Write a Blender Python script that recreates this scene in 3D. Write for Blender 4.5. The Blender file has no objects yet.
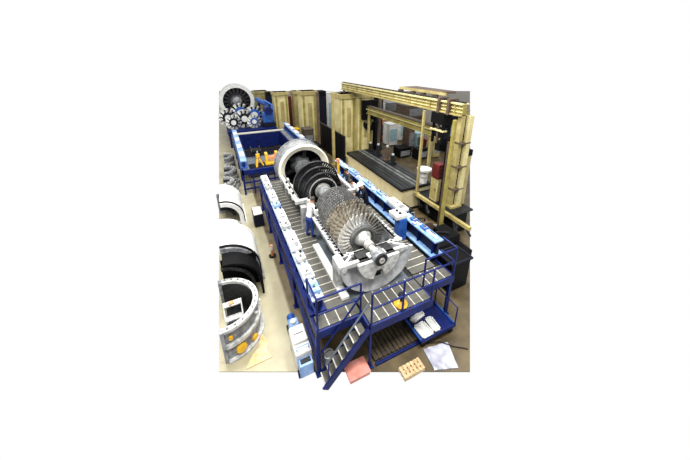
import bpy, math, random
from mathutils import Vector, Matrix
random.seed(7)
PI = math.pi
sc = bpy.context.scene
COL = sc.collection

# ------------------------------------------------------------------ camera
F, PX, PY, HZ, VX, H = 273.0, 350.0, 164.0, 60.0, 212.0, 8.3
PIT = math.atan((PY-HZ)/F)
AZ = math.atan((PX-VX)/math.hypot(F, PY-HZ))
RT = Vector((math.cos(AZ), -math.sin(AZ), 0))
FW = Vector((math.sin(AZ)*math.cos(PIT), math.cos(AZ)*math.cos(PIT), -math.sin(PIT)))
UP = RT.cross(FW)
EYE = Vector((0, 0, H))
cd = bpy.data.cameras.new('camera'); cam = bpy.data.objects.new('camera', cd); COL.objects.link(cam)
cd.sensor_fit = 'HORIZONTAL'; cd.sensor_width = 36; cd.lens = F/690*36
cd.shift_x = -(PX-345)/690; cd.shift_y = -(230-PY)/690
cd.clip_end = 500
cam.matrix_world = Matrix(((RT.x, UP.x, -FW.x, 0), (RT.y, UP.y, -FW.y, 0), (RT.z, UP.z, -FW.z, H), (0, 0, 0, 1)))
sc.camera = cam

def at(x, y, Z=None, X=None, Y=None):
    d = RT*(x-PX)+UP*(PY-y)+FW*F
    t = (Z-H)/d.z if Z is not None else (X/d.x if X is not None else Y/d.y)
    return EYE+d*t

# ------------------------------------------------------------------ light
w = bpy.data.worlds.new('world'); sc.world = w; w.use_nodes = True
w.node_tree.nodes['Background'].inputs[0].default_value = (1, 1, 1, 1)
w.node_tree.nodes['Background'].inputs[1].default_value = 1.0
def lamp(x, y, z, p, s=3.0):
    l = bpy.data.lights.new('added_overhead_light', 'AREA'); l.energy = p; l.size = s; l.color = (1, .98, .94)
    o = bpy.data.objects.new('added_overhead_light', l); o.location = (x, y, z); COL.objects.link(o)
for lx in (-1, 6):  # unseen overhead area lights, added for highlights; weaker towards the back
    for ly, pw in ((2, 2200), (11, 2200), (26, 900)):
        lamp(lx, ly, 14, pw)
vs = sc.view_settings
vs.view_transform = 'Standard'; vs.look = 'None'; vs.exposure = 0.0; vs.gamma = 1.0; vs.use_curve_mapping = False

# ------------------------------------------------------------------ materials
ALB, CON = .60, 1.22
def s2l(c): return tuple(ALB*1.08*((v/255)/12.92 if v/255 <= .04045 else ((v/255+.055)/1.055)**2.4)**CON for v in c)
MATS = {}
def mat(name, c1, c2=None, rough=.5, metal=0.0, scale=6.0, mix=(.35, .65), bump=0.0, bscale=40.0, kind='noise'):
    m = bpy.data.materials.new(name); m.use_nodes = True; nt = m.node_tree; N = nt.nodes; L = nt.links
    b = N['Principled BSDF']; b.inputs['Roughness'].default_value = rough; b.inputs['Metallic'].default_value = metal
    a = s2l(c1)+(1,); c = s2l(c2 or c1)+(1,)
    tc = N.new('ShaderNodeTexCoord')
    if kind == 'wave':
        t = N.new('ShaderNodeTexWave'); t.inputs['Scale'].default_value = scale; t.inputs['Distortion'].default_value = 1.5
    else:
        t = N.new('ShaderNodeTexNoise'); t.inputs['Scale'].default_value = scale; t.inputs['Detail'].default_value = 5
    L.new(tc.outputs['Object'], t.inputs['Vector'])
    r = N.new('ShaderNodeValToRGB'); r.color_ramp.elements[0].position = mix[0]; r.color_ramp.elements[1].position = mix[1]
    r.color_ramp.elements[0].color = a; r.color_ramp.elements[1].color = c
    L.new(t.outputs[0], r.inputs[0]); L.new(r.outputs[0], b.inputs['Base Color'])
    if bump:
        n2 = N.new('ShaderNodeTexNoise'); n2.inputs['Scale'].default_value = bscale
        L.new(tc.outputs['Object'], n2.inputs['Vector'])
        bp = N.new('ShaderNodeBump'); bp.inputs['Strength'].default_value = bump; bp.inputs['Distance'].default_value = .02
        L.new(n2.outputs[0], bp.inputs['Height']); L.new(bp.outputs[0], b.inputs['Normal'])
    MATS[name] = m; return m
mat('shellcream', (228, 222, 204), (246, 242, 228), .45, scale=3)
mat('web', (6, 18, 52), (12, 30, 76), .5)  # navy darkened: shade between the track beam flanges put into the colour
mat('blue', (6, 30, 92), (12, 48, 124), .5, scale=3)
mat('midblue', (44, 92, 168), (72, 122, 196), .4, scale=3)
mat('lightblue', (120, 160, 215), (168, 196, 232), .4, scale=5)
mat('paleblue', (150, 168, 196), (200, 210, 224), .45, scale=6)
mat('white', (214, 216, 214), (240, 240, 236), .45, scale=5)
mat('castwhite', (176, 178, 178), (226, 226, 222), .4, .2, scale=7, bump=.3)
mat('castmid', (158, 160, 164), (200, 202, 204), .45, .2, scale=4)
mat('castgrey', (120, 122, 126), (178, 180, 182), .45, .35, scale=6, bump=.3)
mat('steel', (176, 174, 168), (222, 220, 214), .35, .35, scale=12)
mat('rowsteel', (120, 120, 120), (176, 176, 174), .35, .45, scale=10)
mat('bladebronze', (104, 92, 70), (206, 198, 182), .35, .4, scale=5)
mat('darksteel', (34, 35, 38), (66, 67, 70), .45, .4, scale=9)
mat('black', (6, 7, 11), (15, 16, 22), .7, scale=4)
mat('cream', (206, 194, 140), (226, 216, 170), .55, scale=2)
mat('cream2', (166, 152, 98), (192, 180, 126), .55, scale=2)
mat('yellowbeam', (150, 138, 66), (178, 166, 94), .5, scale=2)
mat('tablecream', (236, 222, 176), (246, 234, 196), .5, scale=2)
mat('brown', (84, 70, 56), (116, 96, 78), .6, scale=3)
mat('slab', (34, 36, 38), (58, 60, 62), .4, .2, scale=1.2)
mat('slot', (96, 98, 98), (128, 130, 128), .45, .2, scale=3)
mat('grating', (80, 80, 76), (116, 114, 106), .65, .1, scale=22, kind='wave')
mat('batten', (196, 194, 182), (222, 220, 208), .5, scale=6)
mat('plate', (96, 106, 116), (124, 132, 140), .5, .2, scale=4)
mat('yellow', (228, 176, 24), (246, 206, 60), .5, scale=5)
mat('red', (222, 146, 132), (236, 172, 158), .6, scale=4)
mat('darkred', (92, 22, 20), (128, 36, 30), .5, scale=5)
mat('wood', (206, 178, 136), (232, 208, 170), .7, scale=8)
mat('darkwood', (66, 56, 42), (98, 84, 62), .75, scale=7)
mat('plastic', (170, 172, 186), (206, 208, 220), .35, scale=4, bump=.6, bscale=6)
mat('card', (214, 176, 128), (236, 206, 166), .7, scale=6)
mat('skin', (196, 140, 110), (212, 160, 130), .6)
mat('hair', (40, 28, 20), (60, 44, 30), .7)
mat('navy', (16, 20, 38), (28, 34, 56), .8, scale=9)
mat('denim', (30, 66, 150), (52, 94, 178), .8, scale=9)
mat('shirt', (226, 228, 232), (240, 240, 240), .8, scale=9)
mat('charcoal', (44, 44, 50), (62, 62, 68), .8, scale=9)
mat('hat', (238, 238, 234), (248, 248, 246), .3)
mat('orange', (216, 140, 90), (236, 176, 130), .6)
mat('teal', (150, 190, 196), (186, 214, 218), .5)
mat('rubber', (14, 14, 15), (26, 26, 28), .7)

for n_, v_ in (('blue', .2), ('black', .12), ('navy', .2), ('web', .2), ('rubber', .2), ('darksteel', .3), ('slab', .25), ('midblue', .3)):
    MATS[n_].node_tree.nodes['Principled BSDF'].inputs['Specular IOR Level'].default_value = v_

# ------------------------------------------------------------------ mesh helpers
class MB:
    def __init__(s): s.v = []; s.f = []; s.smooth = False
    def add(s, vs, fs):
        k = len(s.v); s.v += [tuple(p) for p in vs]; s.f += [tuple(i+k for i in f) for f in fs]; return s
    def box(s, x0, x1, y0, y1, z0, z1):
        return s.add([(x, y, z) for z in (z0, z1) for y in (y0, y1) for x in (x0, x1)],
                     [(0, 2, 3, 1), (4, 5, 7, 6), (0, 1, 5, 4), (2, 6, 7, 3), (0, 4, 6, 2), (1, 3, 7, 5)])
    def cbox(s, x, y, z, sx, sy, sz, rz=0):
        k = len(s.v); s.box(-sx/2, sx/2, -sy/2, sy/2, 0, sz)
        c, n = math.cos(rz), math.sin(rz)
        for i in range(k, len(s.v)):
            a, b, d = s.v[i]; s.v[i] = (x+a*c-b*n, y+a*n+b*c, z+d)
        return s
    def bar(s, p, q, a, b):      # rectangular bar from p to q, a wide, b tall
        p, q = Vector(p), Vector(q); d = (q-p).normalized()
        u = d.cross(Vector((0, 0, 1)))
        if u.length < 1e-4: u = Vector((1, 0, 0))
        u.normalize(); w_ = u.cross(d)
        vs = [e+u*(i*a/2)+w_*(j*b/2) for e in (p, q) for i, j in ((-1, -1), (1, -1), (1, 1), (-1, 1))]
        return s.add(vs, [(0, 1, 2, 3), (7, 6, 5, 4), (0, 4, 5, 1), (1, 5, 6, 2), (2, 6, 7, 3), (3, 7, 4, 0)])
    def tube(s, pts, r, n=8, r2=None):
        pts = [Vector(p) for p in pts]; k = len(pts); vs = []
        for i, p in enumerate(pts):
            d = (pts[min(i+1, k-1)]-pts[max(i-1, 0)]).normalized()
            u = d.cross(Vector((0, 0, 1)))
            if u.length < 1e-3: u = Vector((1, 0, 0))
            u.normalize(); w_ = u.cross(d)
            rr = r if r2 is None else r+(r2-r)*i/(k-1)
            vs += [p+(u*math.cos(2*PI*j/n)+w_*math.sin(2*PI*j/n))*rr for j in range(n)]
        fs = [(i*n+j, i*n+(j+1) % n, (i+1)*n+(j+1) % n, (i+1)*n+j) for i in range(k-1) for j in range(n)]
        fs += [tuple(range(n-1, -1, -1)), tuple(range((k-1)*n, k*n))]
        return s.add(vs, fs)
    def rev(s, prof, c, axis='Y', a0=0, a1=2*PI, n=32, closed=True):
        # revolve profile [(r, t)] about an axis through c; profile closed loop if closed
        full = abs(a1-a0-2*PI) < 1e-6; m = n if full else n+1; k = len(prof); vs = []
        for i in range(m):
            a = a0+(a1-a0)*i/n; ca, sa = math.cos(a), math.sin(a)
            for r, t in prof:
                vs.append((c[0]+r*ca, c[1]+t, c[2]+r*sa) if axis == 'Y' else (c[0]+r*ca, c[1]+r*sa, c[2]+t))
        fs = []
        for i in range(n):
            i2 = (i+1) % m
            for j in range(k if closed else k-1):
                j2 = (j+1) % k
                fs.append((i*k+j, i*k+j2, i2*k+j2, i2*k+j))
        if closed and not full:
            fs += [tuple(range(k)), tuple(range((m-1)*k+k-1, (m-1)*k-1, -1))]
        return s.add(vs, fs)
    def ring(s, ro, ri, y0, y1, c, axis='Y', a0=0, a1=2*PI, n=32):
        return s.rev([(ri, y0), (ro, y0), (ro, y1), (ri, y1)], c, axis, a0, a1, n)
    def cyl(s, r, y0, y1, c, axis='Y', n=20, r1=None):
        r1 = r if r1 is None else r1
        return s.rev([(0.0005, y0), (r, y0), (r1, y1), (0.0005, y1)], c, axis, n=n)
    def prism(s, pts, y0, y1):   # outline in XZ, extruded along Y
        k = len(pts)
        vs = [(x, y0, z) for x, z in pts]+[(x, y1, z) for x, z in pts]
        return s.add(vs, [tuple(range(k)), tuple(range(2*k-1, k-1, -1))]+[(i, k+i, k+(i+1) % k, (i+1) % k) for i in range(k)])
    def sm(s): s.smooth = True; return s

ORG = {}
def mesh_of(mb, org, m, name):
    me = bpy.data.meshes.new(name)
    me.from_pydata([(a-org[0], b-org[1], c-org[2]) for a, b, c in mb.v], [], mb.f); me.update()
    import bmesh
    bm = bmesh.new(); bm.from_mesh(me); bmesh.ops.recalc_face_normals(bm, faces=bm.faces); bm.to_mesh(me); bm.free()
    if mb.smooth:
        try:
            me.polygons.foreach_set('use_smooth', [True]*len(me.polygons)); me.set_sharp_from_angle(angle=math.radians(38))
        except Exception: pass
    me.materials.append(MATS[m]); return me
def mk(name, mb, m, parent=None, bevel=0.0, label=None):
    if parent is not None: org = ORG[parent.name]
    else:
        xs, ys, zs = zip(*mb.v); org = ((min(xs)+max(xs))/2, (min(ys)+max(ys))/2, min(zs))
    o = bpy.data.objects.new(name, mesh_of(mb, org, m, name)); COL.objects.link(o)
    if parent is not None: o.parent = parent
    else: o.location = org
    ORG[o.name] = org
    if bevel:
        bv = o.modifiers.new('bevel', 'BEVEL'); bv.width = bevel; bv.segments = 2; bv.limit_method = 'ANGLE'
    if label: o['label'] = label
    return o
def tag(o, label, cat, group=None):
    o['label'] = label; o['category'] = cat
    if group: o['group'] = group
    return o
def thing(name, label, cat, loc, group=None):
    o = bpy.data.objects.new(name, None); COL.objects.link(o); o.location = loc; o.empty_display_size = .2
    ORG[o.name] = tuple(loc); return tag(o, label, cat, group)
def piece(name, me, parent, off, rot=(0, 0, 0)):     # a piece that shares mesh data
    o = bpy.data.objects.new(name, me); COL.objects.link(o); o.parent = parent; o.location = off; o.rotation_euler = rot
    ORG[o.name] = ORG[parent.name]; return o
def rawmesh(mb, m, name): return mesh_of(mb, (0, 0, 0), m, name)
def B(*a): return MB().box(*a)

# ------------------------------------------------------------------ floor
def floor_material():
    m = bpy.data.materials.new('concrete'); m.use_nodes = True; nt = m.node_tree; N = nt.nodes; L = nt.links
    b = N['Principled BSDF']; b.inputs['Roughness'].default_value = .45
    g = N.new('ShaderNodeNewGeometry'); sx = N.new('ShaderNodeSeparateXYZ'); L.new(g.outputs['Position'], sx.inputs[0])
    def noise(scale, det=6):
        t = N.new('ShaderNodeTexNoise'); t.inputs['Scale'].default_value = scale; t.inputs['Detail'].default_value = det
        L.new(g.outputs['Position'], t.inputs['Vector']); return t
    def ramp(src, c1, c2, p0, p1):
        r = N.new('ShaderNodeValToRGB'); e = r.color_ramp.elements
        e[0].position = p0; e[1].position = p1; e[0].color = s2l(c1)+(1,); e[1].color = s2l(c2)+(1,)
        L.new(src, r.inputs[0]); return r
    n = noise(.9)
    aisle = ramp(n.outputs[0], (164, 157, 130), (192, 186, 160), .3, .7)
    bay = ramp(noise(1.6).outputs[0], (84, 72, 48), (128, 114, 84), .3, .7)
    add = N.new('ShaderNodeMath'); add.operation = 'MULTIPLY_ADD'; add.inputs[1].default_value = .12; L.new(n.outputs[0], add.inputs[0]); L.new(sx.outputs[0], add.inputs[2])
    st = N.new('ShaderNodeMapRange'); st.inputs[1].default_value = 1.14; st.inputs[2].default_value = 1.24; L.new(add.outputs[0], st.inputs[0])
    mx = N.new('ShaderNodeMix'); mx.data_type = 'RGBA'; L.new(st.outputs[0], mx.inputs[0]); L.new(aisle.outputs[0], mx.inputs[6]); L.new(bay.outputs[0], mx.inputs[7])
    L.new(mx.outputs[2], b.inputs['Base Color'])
    MATS['concrete'] = m
floor_material()
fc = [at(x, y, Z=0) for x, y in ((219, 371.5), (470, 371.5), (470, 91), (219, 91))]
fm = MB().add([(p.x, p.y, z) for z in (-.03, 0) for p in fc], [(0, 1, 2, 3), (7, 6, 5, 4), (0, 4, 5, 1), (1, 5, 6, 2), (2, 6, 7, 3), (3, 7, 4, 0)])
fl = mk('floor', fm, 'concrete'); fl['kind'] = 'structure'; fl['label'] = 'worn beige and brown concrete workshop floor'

# ------------------------------------------------------------------ main work platform
DK = 1.7
XL, XR, YF, YB = 1.40, 6.10, 4.96, 15.2
pf = thing('work_platform', 'long blue steel work platform with grating deck around the turbine', 'platform', (3.75, 10, 0))
for args in ((1.37, 2.72, 4.93, 4.99, 1.42, 1.685), (2.74, 4.87, 4.49, 4.55, 1.40, 1.685), (4.81, 4.87, 4.55, 4.98, 1.42, 1.685),
             (4.87, 6.13, 4.92, 4.98, 1.42, 1.685), (1.37, 1.43, 4.99, 15.2, 1.42, 1.685), (6.07, 6.13, 4.98, 15.2, 1.42, 1.685),
             (1.37, 6.13, 15.17, 15.23, 1.42, 1.685), (2.68, 2.74, 4.55, 4.93, 1.44, 1.685)):
    mk('edge_beam', B(*args), 'blue', pf, .008)
for args in ((1.43, 2.70, 7.5, 7.6, 1.42, 1.6), (1.43, 6.07, 10, 10.1, 1.42, 1.6), (1.43, 6.07, 12.5, 12.6, 1.42, 1.6), (1.43, 6.07, 5.9, 6.0, 1.42, 1.6)):
    mk('cross_beam', B(*args), 'blue', pf)
for x, y in ((1.40, 4.99), (1.40, 7.5), (1.40, 10.0), (1.40, 12.5), (1.40, 15.0), (2.77, 4.56), (6.05, 7.5), (6.05, 10.0), (6.05, 12.5), (6.05, 15.0), (6.05, 5.0)):
    s_ = .05 if x != 2.77 else .03
    l = mk('leg', B(x-s_, x+s_, y-s_, y+s_, 0, 1.45), 'blue', pf)
    mk('foot_plate', B(x-.1, x+.1, y-.1, y+.1, 0, .02), 'blue', l)
for y0, y1 in ((4.99, 7.5), (7.5, 10), (10, 12.5), (12.5, 15)):
    mk('side_rail', MB().bar((1.40, y0, .85), (1.40, y1, .85), .06, .06), 'blue', pf)
    mk('brace', MB().bar((1.40, y0+.1, .15), (1.40, y1-.1, .8), .05, .05), 'blue', pf)
mk('floor_sill', B(2.95, 4.75, 4.46, 4.54, .0, .09), 'blue', pf, .01)
# deck: planks with pale battens between
deck = mk('deck_frame', B(1.44, 2.66, 5.42, 15.15, 1.60, 1.645), 'darksteel', pf)
mk('centre_plate', B(2.66, 4.72, 5.52, 15.15, 1.60, 1.66), 'plate', pf)
mk('deck_frame', B(4.72, 6.06, 5.52, 15.15, 1.60, 1.645), 'darksteel', pf)
def ydeck(x0, x1, y0, y1, n):
    wd = (x1-x0)/n
    mp = rawmesh(MB().box(-wd/2+.012, wd/2-.012, -(y1-y0)/2, (y1-y0)/2, -.05, 0), 'grating', 'deck_plank')
    mb_ = rawmesh(MB().box(-.014, .014, -(y1-y0)/2, (y1-y0)/2, -.05, .006), 'batten', 'deck_batten')
    for i in range(n):
        piece('deck_plank', mp, pf, (x0+wd*(i+.5)-3.75, (y0+y1)/2-10, DK))
        if i: piece('deck_batten', mb_, pf, (x0+wd*i-3.75, (y0+y1)/2-10, DK))
def xdeck(x0, x1, y0, y1, n):
    wd = (y1-y0)/n
    mp = rawmesh(MB().box(-(x1-x0)/2, (x1-x0)/2, -wd/2+.03, wd/2-.03, -.05, 0), 'grating', 'deck_plank')
    mb_ = rawmesh(MB().box(-(x1-x0)/2, (x1-x0)/2, -.014, .014, -.05, .004), 'batten', 'deck_batten')
    for i in range(n):
        piece('deck_plank', mp, pf, ((x0+x1)/2-3.75, y0+wd*(i+.5)-10, DK))
        if i: piece('deck_batten', mb_, pf, ((x0+x1)/2-3.75, y0+wd*i-10, DK))
ydeck(1.44, 2.70, 5.0, 5.42, 4)
ydeck(2.75, 4.82, 4.56, 5.50, 7)
ydeck(4.84, 6.06, 4.99, 5.50, 4)
xdeck(1.82, 2.64, 5.44, 15.1, 30)
xdeck(4.90, 5.85, 5.52, 15.1, 30)
# guard rails
def rail(pts, r=.028): mk('hand_rail', MB().tube(pts, r, 8).sm(), 'blue', pf)
def post(x, y, z1=2.77): mk('rail_post', MB().tube([(x, y, 1.55), (x, y, z1)], .03, 8).sm(), 'blue', pf)
for x, y in ((1.42, 4.97), (2.67, 4.97), (2.77, 4.53), (3.77, 4.53), (4.80, 4.53), (4.84, 4.96), (6.08, 4.96), (1.41, 5.75)): post(x, y)
for z in (2.77, 2.25):
    rail([(1.42, 4.97, z), (2.67, 4.97, z)]); rail([(2.77, 4.53, z), (4.80, 4.53, z)])
    rail([(4.84, 4.96, z), (6.08, 4.96, z)]); rail([(1.42, 4.97, z), (1.41, 5.75, z)]); rail([(6.08, 4.96, z), (6.08, 5.6, z)])

# ------------------------------------------------------------------ staircase
st = thing('staircase', 'narrow blue stair with pale tread edges leading up to the platform', 'stairs', (2.05, 4.74, 0))
SX1, SX0 = 2.74, 1.38
def sz(x): return 1.7*(x-SX0)/(SX1-SX0)
for y in (4.535, 4.90):
    mk('stringer', MB().bar((SX0+.03, y, .03), (SX1-.02, y, 1.56), .045, .2), 'blue', st)
    h = mk('hand_rail', MB().tube([(1.46, y, .95), (2.72, y, 2.53)], .026, 8).sm(), 'plate' if y < 4.6 else 'blue', st)
    mk('rail_post', MB().tube([(1.52, y, .15), (1.52, y, 1.02)], .022, 8).sm(), 'blue', h)
for i in range(1, 8):
    z = 1.7*i/8; x = SX0+(SX1-SX0)*i/8
    t = mk('tread', B(x-.13, x+.06, 4.56, 4.88, z-.04, z-.01), 'grating', st)
    mk('tread_nosing', B(x-.15, x-.12, 4.56, 4.88, z-.045, z), 'batten', t)

# ------------------------------------------------------------------ turbine: lower casing
AX, AZ0 = 3.55, 2.9
C0 = (AX, 0, AZ0)
LO, HI = PI, 2*PI
cs = thing('turbine_casing', 'open lower half of a pale steel turbine casing on the platform deck', 'turbine casing', (AX, 8.5, DK))
mk('inlet_cone', MB().rev([(1.23, 5.54), (1.23, 5.60), (.80, 5.92), (.80, 6.12), (.72, 6.12), (.72, 5.88), (1.2, 5.54)], C0, 'Y', LO, HI, 32).sm(), 'castmid', cs)
# bearing housing: half disc with a notch at the foot
pts = [(AX+.70*math.cos(a), AZ0-.03+.70*math.sin(a)) for a in [LO+PI*i/24 for i in range(25)] if not 1.36 < a-PI < 1.78]
k = [i for i, p in enumerate(pts) if p[0] < AX][-1]
ppts = pts[:k+1]+[(AX-.13, AZ0-.52), (AX-.09, AZ0-.42), (AX+.09, AZ0-.42), (AX+.13, AZ0-.52)]+pts[k+1:]
mk('bearing_housing', MB().prism(ppts, 5.46, 5.57), 'castwhite', cs, .02)
mk('notch_dark_plate', B(AX-.12, AX+.12, 5.572, 5.60, AZ0-.72, AZ0-.40), 'black', cs)  # black plate added behind the notch to give it a shaded depth
mk('housing_back', MB().ring(.60, .22, 5.57, 6.05, C0, 'Y', LO, HI, 24).sm(), 'darksteel', cs)
bc = mk('bearing_cap', MB().ring(.23, .14, 5.40, 5.72, C0).sm(), 'castgrey', cs)
mk('bearing_ring', MB().ring(.19, .10, 5.36, 5.41, C0).sm(), 'darksteel', bc)
mk('bearing_block', B(AX-.30, AX+.30, 5.58, 5.80, AZ0-.2, AZ0+.05), 'castwhite', cs, .03)
for sgn in (-1, 1):
    for y0, y1 in ((5.60, 5.72), (5.98, 6.08)):
        mk('joint_arm', B(*sorted((AX+sgn*.22, AX+sgn*1.16)), y0, y1, AZ0-.16, AZ0), 'castwhite', cs, .02)
    mk('joint_block', B(*sorted((AX+sgn*(1.0 if sgn < 0 else .9), AX+sgn*(1.25 if sgn < 0 else 1.1))), 5.56 if sgn < 0 else 5.9, 6.12, AZ0-.25, AZ0+.04), 'castwhite', cs, .03)
    fx = sorted((AX+sgn*.90, AX+sgn*1.10))
    fl_ = mk('joint_flange', B(*fx, 5.98, 8.45, AZ0-.1, AZ0), 'castwhite', cs, .01)
    bme = rawmesh(MB().cyl(.035, 0, .06, (0, 0, 0), 'Z', 8), 'castgrey', 'bolt')
    for i in range(13): piece('bolt', bme, fl_, (sgn*1.0, 6.15+i*.18-8.5, AZ0-DK))
    mk('joint_flange', B(*sorted((AX+sgn*.72, AX+sgn*.9)), 8.45, 9.9, AZ0-.1, AZ0), 'castwhite', cs, .01)
    mk('joint_flange', B(*sorted((AX+sgn*1.16, AX+sgn*1.36)), 9.9, 12.9, AZ0-.1, AZ0), 'castwhite', cs, .01)
    mk('flange_step', B(*sorted((AX+sgn*.72, AX+sgn*1.36)), 9.82, 9.98, AZ0-.14, AZ0+.02), 'castwhite', cs, .01)
    for y in (6.0, 9.6, 12.6):
        mk('support_foot', B(*sorted((AX+sgn*.95, AX+sgn*1.18)), y, y+.3, DK-.02, AZ0-.2), 'castwhite', cs, .02)
mk('compressor_shell', MB().ring(1.0, .90, 5.95, 8.45, C0, 'Y', LO, HI, 32).sm(), 'castgrey', cs)
mk('middle_shell', MB().ring(.80, .72, 8.45, 9.9, C0, 'Y', LO, HI, 24).sm(), 'castgrey', cs)
mk('turbine_shell', MB().ring(1.2, 1.14, 9.9, 12.9, C0, 'Y', LO, HI, 32).sm(), 'castgrey', cs)
for i in range(4): mk('shell_rib', MB().ring(1.08, 1.0, 6.3+i*.6, 6.38+i*.6, C0, 'Y', LO, HI, 32), 'castwhite', cs)
for y in (8.55, 9.0, 9.45, 10.1, 10.7, 11.3):
    x0 = AX-.95 if y < 9.8 else AX-1.42
    bk = mk('bracket', B(x0, x0+.14, y, y+.2, AZ0-.05, AZ0+.18), 'white', cs, .02)
    mk('bracket_pin', MB().cyl(.05, 0, .1, (x0+.07, y+.1, AZ0+.18), 'Z', 10), 'darksteel', bk)

# ------------------------------------------------------------------ rotor
ro = thing('turbine_rotor', 'bladed turbine rotor lying in the open lower casing', 'turbine rotor', (AX, 8.5, AZ0))
mk('shaft', MB().cyl(.11, 5.38, 6.6, C0, n=20).sm(), 'steel', ro)
mk('shaft_collar', MB().cyl(.16, 6.0, 6.2, C0, n=20).sm(), 'steel', ro)
mk('shaft_end', MB().ring(.09, .04, 5.33, 5.39, C0, n=16), 'steel', ro)
mk('hub_cone', MB().cyl(.14, 6.28, 6.58, C0, n=24, r1=.34).sm(), 'castwhite', ro)
mk('hub_rim', MB().ring(.45, .36, 6.46, 6.62, C0, n=32).sm(), 'slot', ro)
prof = [(.001, 6.55), (.42, 6.55), (.45, 6.6), (.52, 7.2), (.62, 8.0), (.66, 8.9), (.45, 9.2), (.30, 9.6), (.30, 10.3), (.001, 10.3)]
mk('drum', MB().rev(prof, C0, n=32).sm(), 'castgrey', ro)
def blade_mb(r0, r1, ch, th, tw0=.5, tw1=1.05):
    b = MB(); vs = []
    for r, tw, k in ((r0, tw0, 1), ((r0+r1)/2, (tw0+tw1)/2, .95), (r1, tw1, .85)):
        cx, cy = math.sin(tw)*ch*k/2, math.cos(tw)*ch*k/2
        nx, ny = math.cos(tw)*th/2, -math.sin(tw)*th/2
        vs += [(-cx-nx*.2, -cy-ny*.2, r), (nx*1.6, ny*1.6, r), (cx+nx*.2, cy+ny*.2, r), (-nx*.6, -ny*.6, r)]
    fs = [(0, 1, 2, 3), (11, 10, 9, 8)]
    for l in range(2): fs += [(l*4+i, l*4+(i+1) % 4, l*4+4+(i+1) % 4, l*4+4+i) for i in range(4)]
    return b.add(vs, fs)
def row_joined(name, y, r0, r1, n, ch, m, parent, c=C0, ph=0, th=.02):
    src = blade_mb(r0, r1, ch, th); out = MB()
    for i in range(n):
        a = 2*PI*i/n+ph; ca, sa = math.cos(a), math.sin(a)
        out.add([(c[0]+x*ca+z*sa, y+yy, c[2]-x*sa+z*ca) for x, yy, z in src.v], src.f)
    o = mk(name, out, m, parent); return o
# three nearest rows: every blade its own piece
for k, (y, r0, r1, n, ch) in enumerate(((6.66, .44, .83, 30, .20), (6.97, .47, .86, 32, .19), (7.25, .5, .865, 34, .18))):
    disc = mk('blade_disc', MB().ring(r0+.02, r0-.12, y-.09, y+.09, C0, n=32).sm(), 'castgrey', ro)
    me = rawmesh(blade_mb(r0, r1, ch, .022), 'bladebronze' if k else 'steel', 'blade')
    for i in range(n):
        piece('blade', me, disc, (0, y-8.5, 0), (0, 2*PI*(i+.3*k)/n, 0))
y = 7.46
for i in range(11):
    t = i/10
    row_joined('blade_row', y, .52+.14*t, .865-.045*t, 42+4*i, .13-.04*t, 'bladebronze' if i < 2 else 'rowsteel', ro, ph=.05*i)
    y += .155-.03*t
# turbine stages
for i, (y, r0, r1, n) in enumerate(((10.35, .62, .86, 46), (10.8, .66, .98, 50), (11.25, .68, 1.08, 54))):
    dsk = mk('turbine_disc', MB().rev([(.12, y+.05), (.44, y+.04), (.50, y-.10), (r0, y-.11), (r0, y+.12), (.12, y+.12)], C0, n=40).sm(), 'darksteel', ro)
    row_joined('blade_row', y, r0, r1-.02, n, .2, 'darksteel', dsk, th=.03)
    mk('shroud_ring', MB().ring(r1+.015, r1-.03, y-.11, y+.02, C0, n=48).sm(), 'darksteel', dsk)
    mk('rim_band', MB().ring(r0+.03, r0-.02, y-.125, y-.10, C0, n=48).sm(), 'steel', dsk)
mk('turbine_hub', MB().cyl(.24, 10.05, 10.4, C0, n=24, r1=.34).sm(), 'white', ro)
mk('hub_flange', MB().ring(.36, .2, 10.28, 10.36, C0, n=28).sm(), 'steel', ro)
mk('rear_shaft', MB().cyl(.2, 11.3, 13.2, C0, n=20).sm(), 'castgrey', ro)

# ------------------------------------------------------------------ exhaust casing (full ring)
ex = thing('exhaust_casing', 'large cream ring shaped exhaust casing at the far end of the rotor', 'exhaust casing', (AX, 13.6, DK))
mk('front_ring', MB().rev([(1.04, 13.2), (1.30, 13.0), (1.36, 13.05), (1.36, 13.2), (1.06, 13.3)], C0, n=48).sm(), 'shellcream', ex)
mk('outer_shell', MB().ring(1.35, 1.26, 13.15, 14.1, C0, n=48).sm(), 'castgrey', ex)
mk('rear_ring', MB().ring(1.40, 1.2, 14.1, 14.2, C0, n=48).sm(), 'castgrey', ex)
mk('inner_liner', MB().rev([(1.03, 13.2), (1.05, 13.2), (.98, 14.1), (.95, 14.1)], C0, n=48).sm(), 'black', ex)
mk('inner_cone', MB().rev([(.001, 13.3), (.45, 13.35), (.55, 14.15), (.001, 14.15)], C0, n=32).sm(), 'castgrey', ex)
mk('back_plate', MB().ring(.95, .55, 14.02, 14.1, C0, n=40), 'black', ex)
for i in range(6):
    a = 2*PI*i/6+.3
    mk('strut', MB().bar((AX+.5*math.cos(a), 13.6, AZ0+.5*math.sin(a)), (AX+1.0*math.cos(a), 13.6, AZ0+1.0*math.sin(a)), .05, .2), 'darksteel', ex)
for sgn in (-1, 1): mk('support_foot', B(*sorted((AX+sgn*.7, AX+sgn*1.05)), 13.4, 14.2, DK-.04, 2.15), 'castgrey', ex, .02)

# ------------------------------------------------------------------ white plank beside the casing
tag(mk('steel_bar', B(2.36, 2.60, 5.55, 8.3, DK+.008, DK+.12), 'white', None, .01), 'long flat white bar lying on the deck left of the casing', 'bar')

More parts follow.
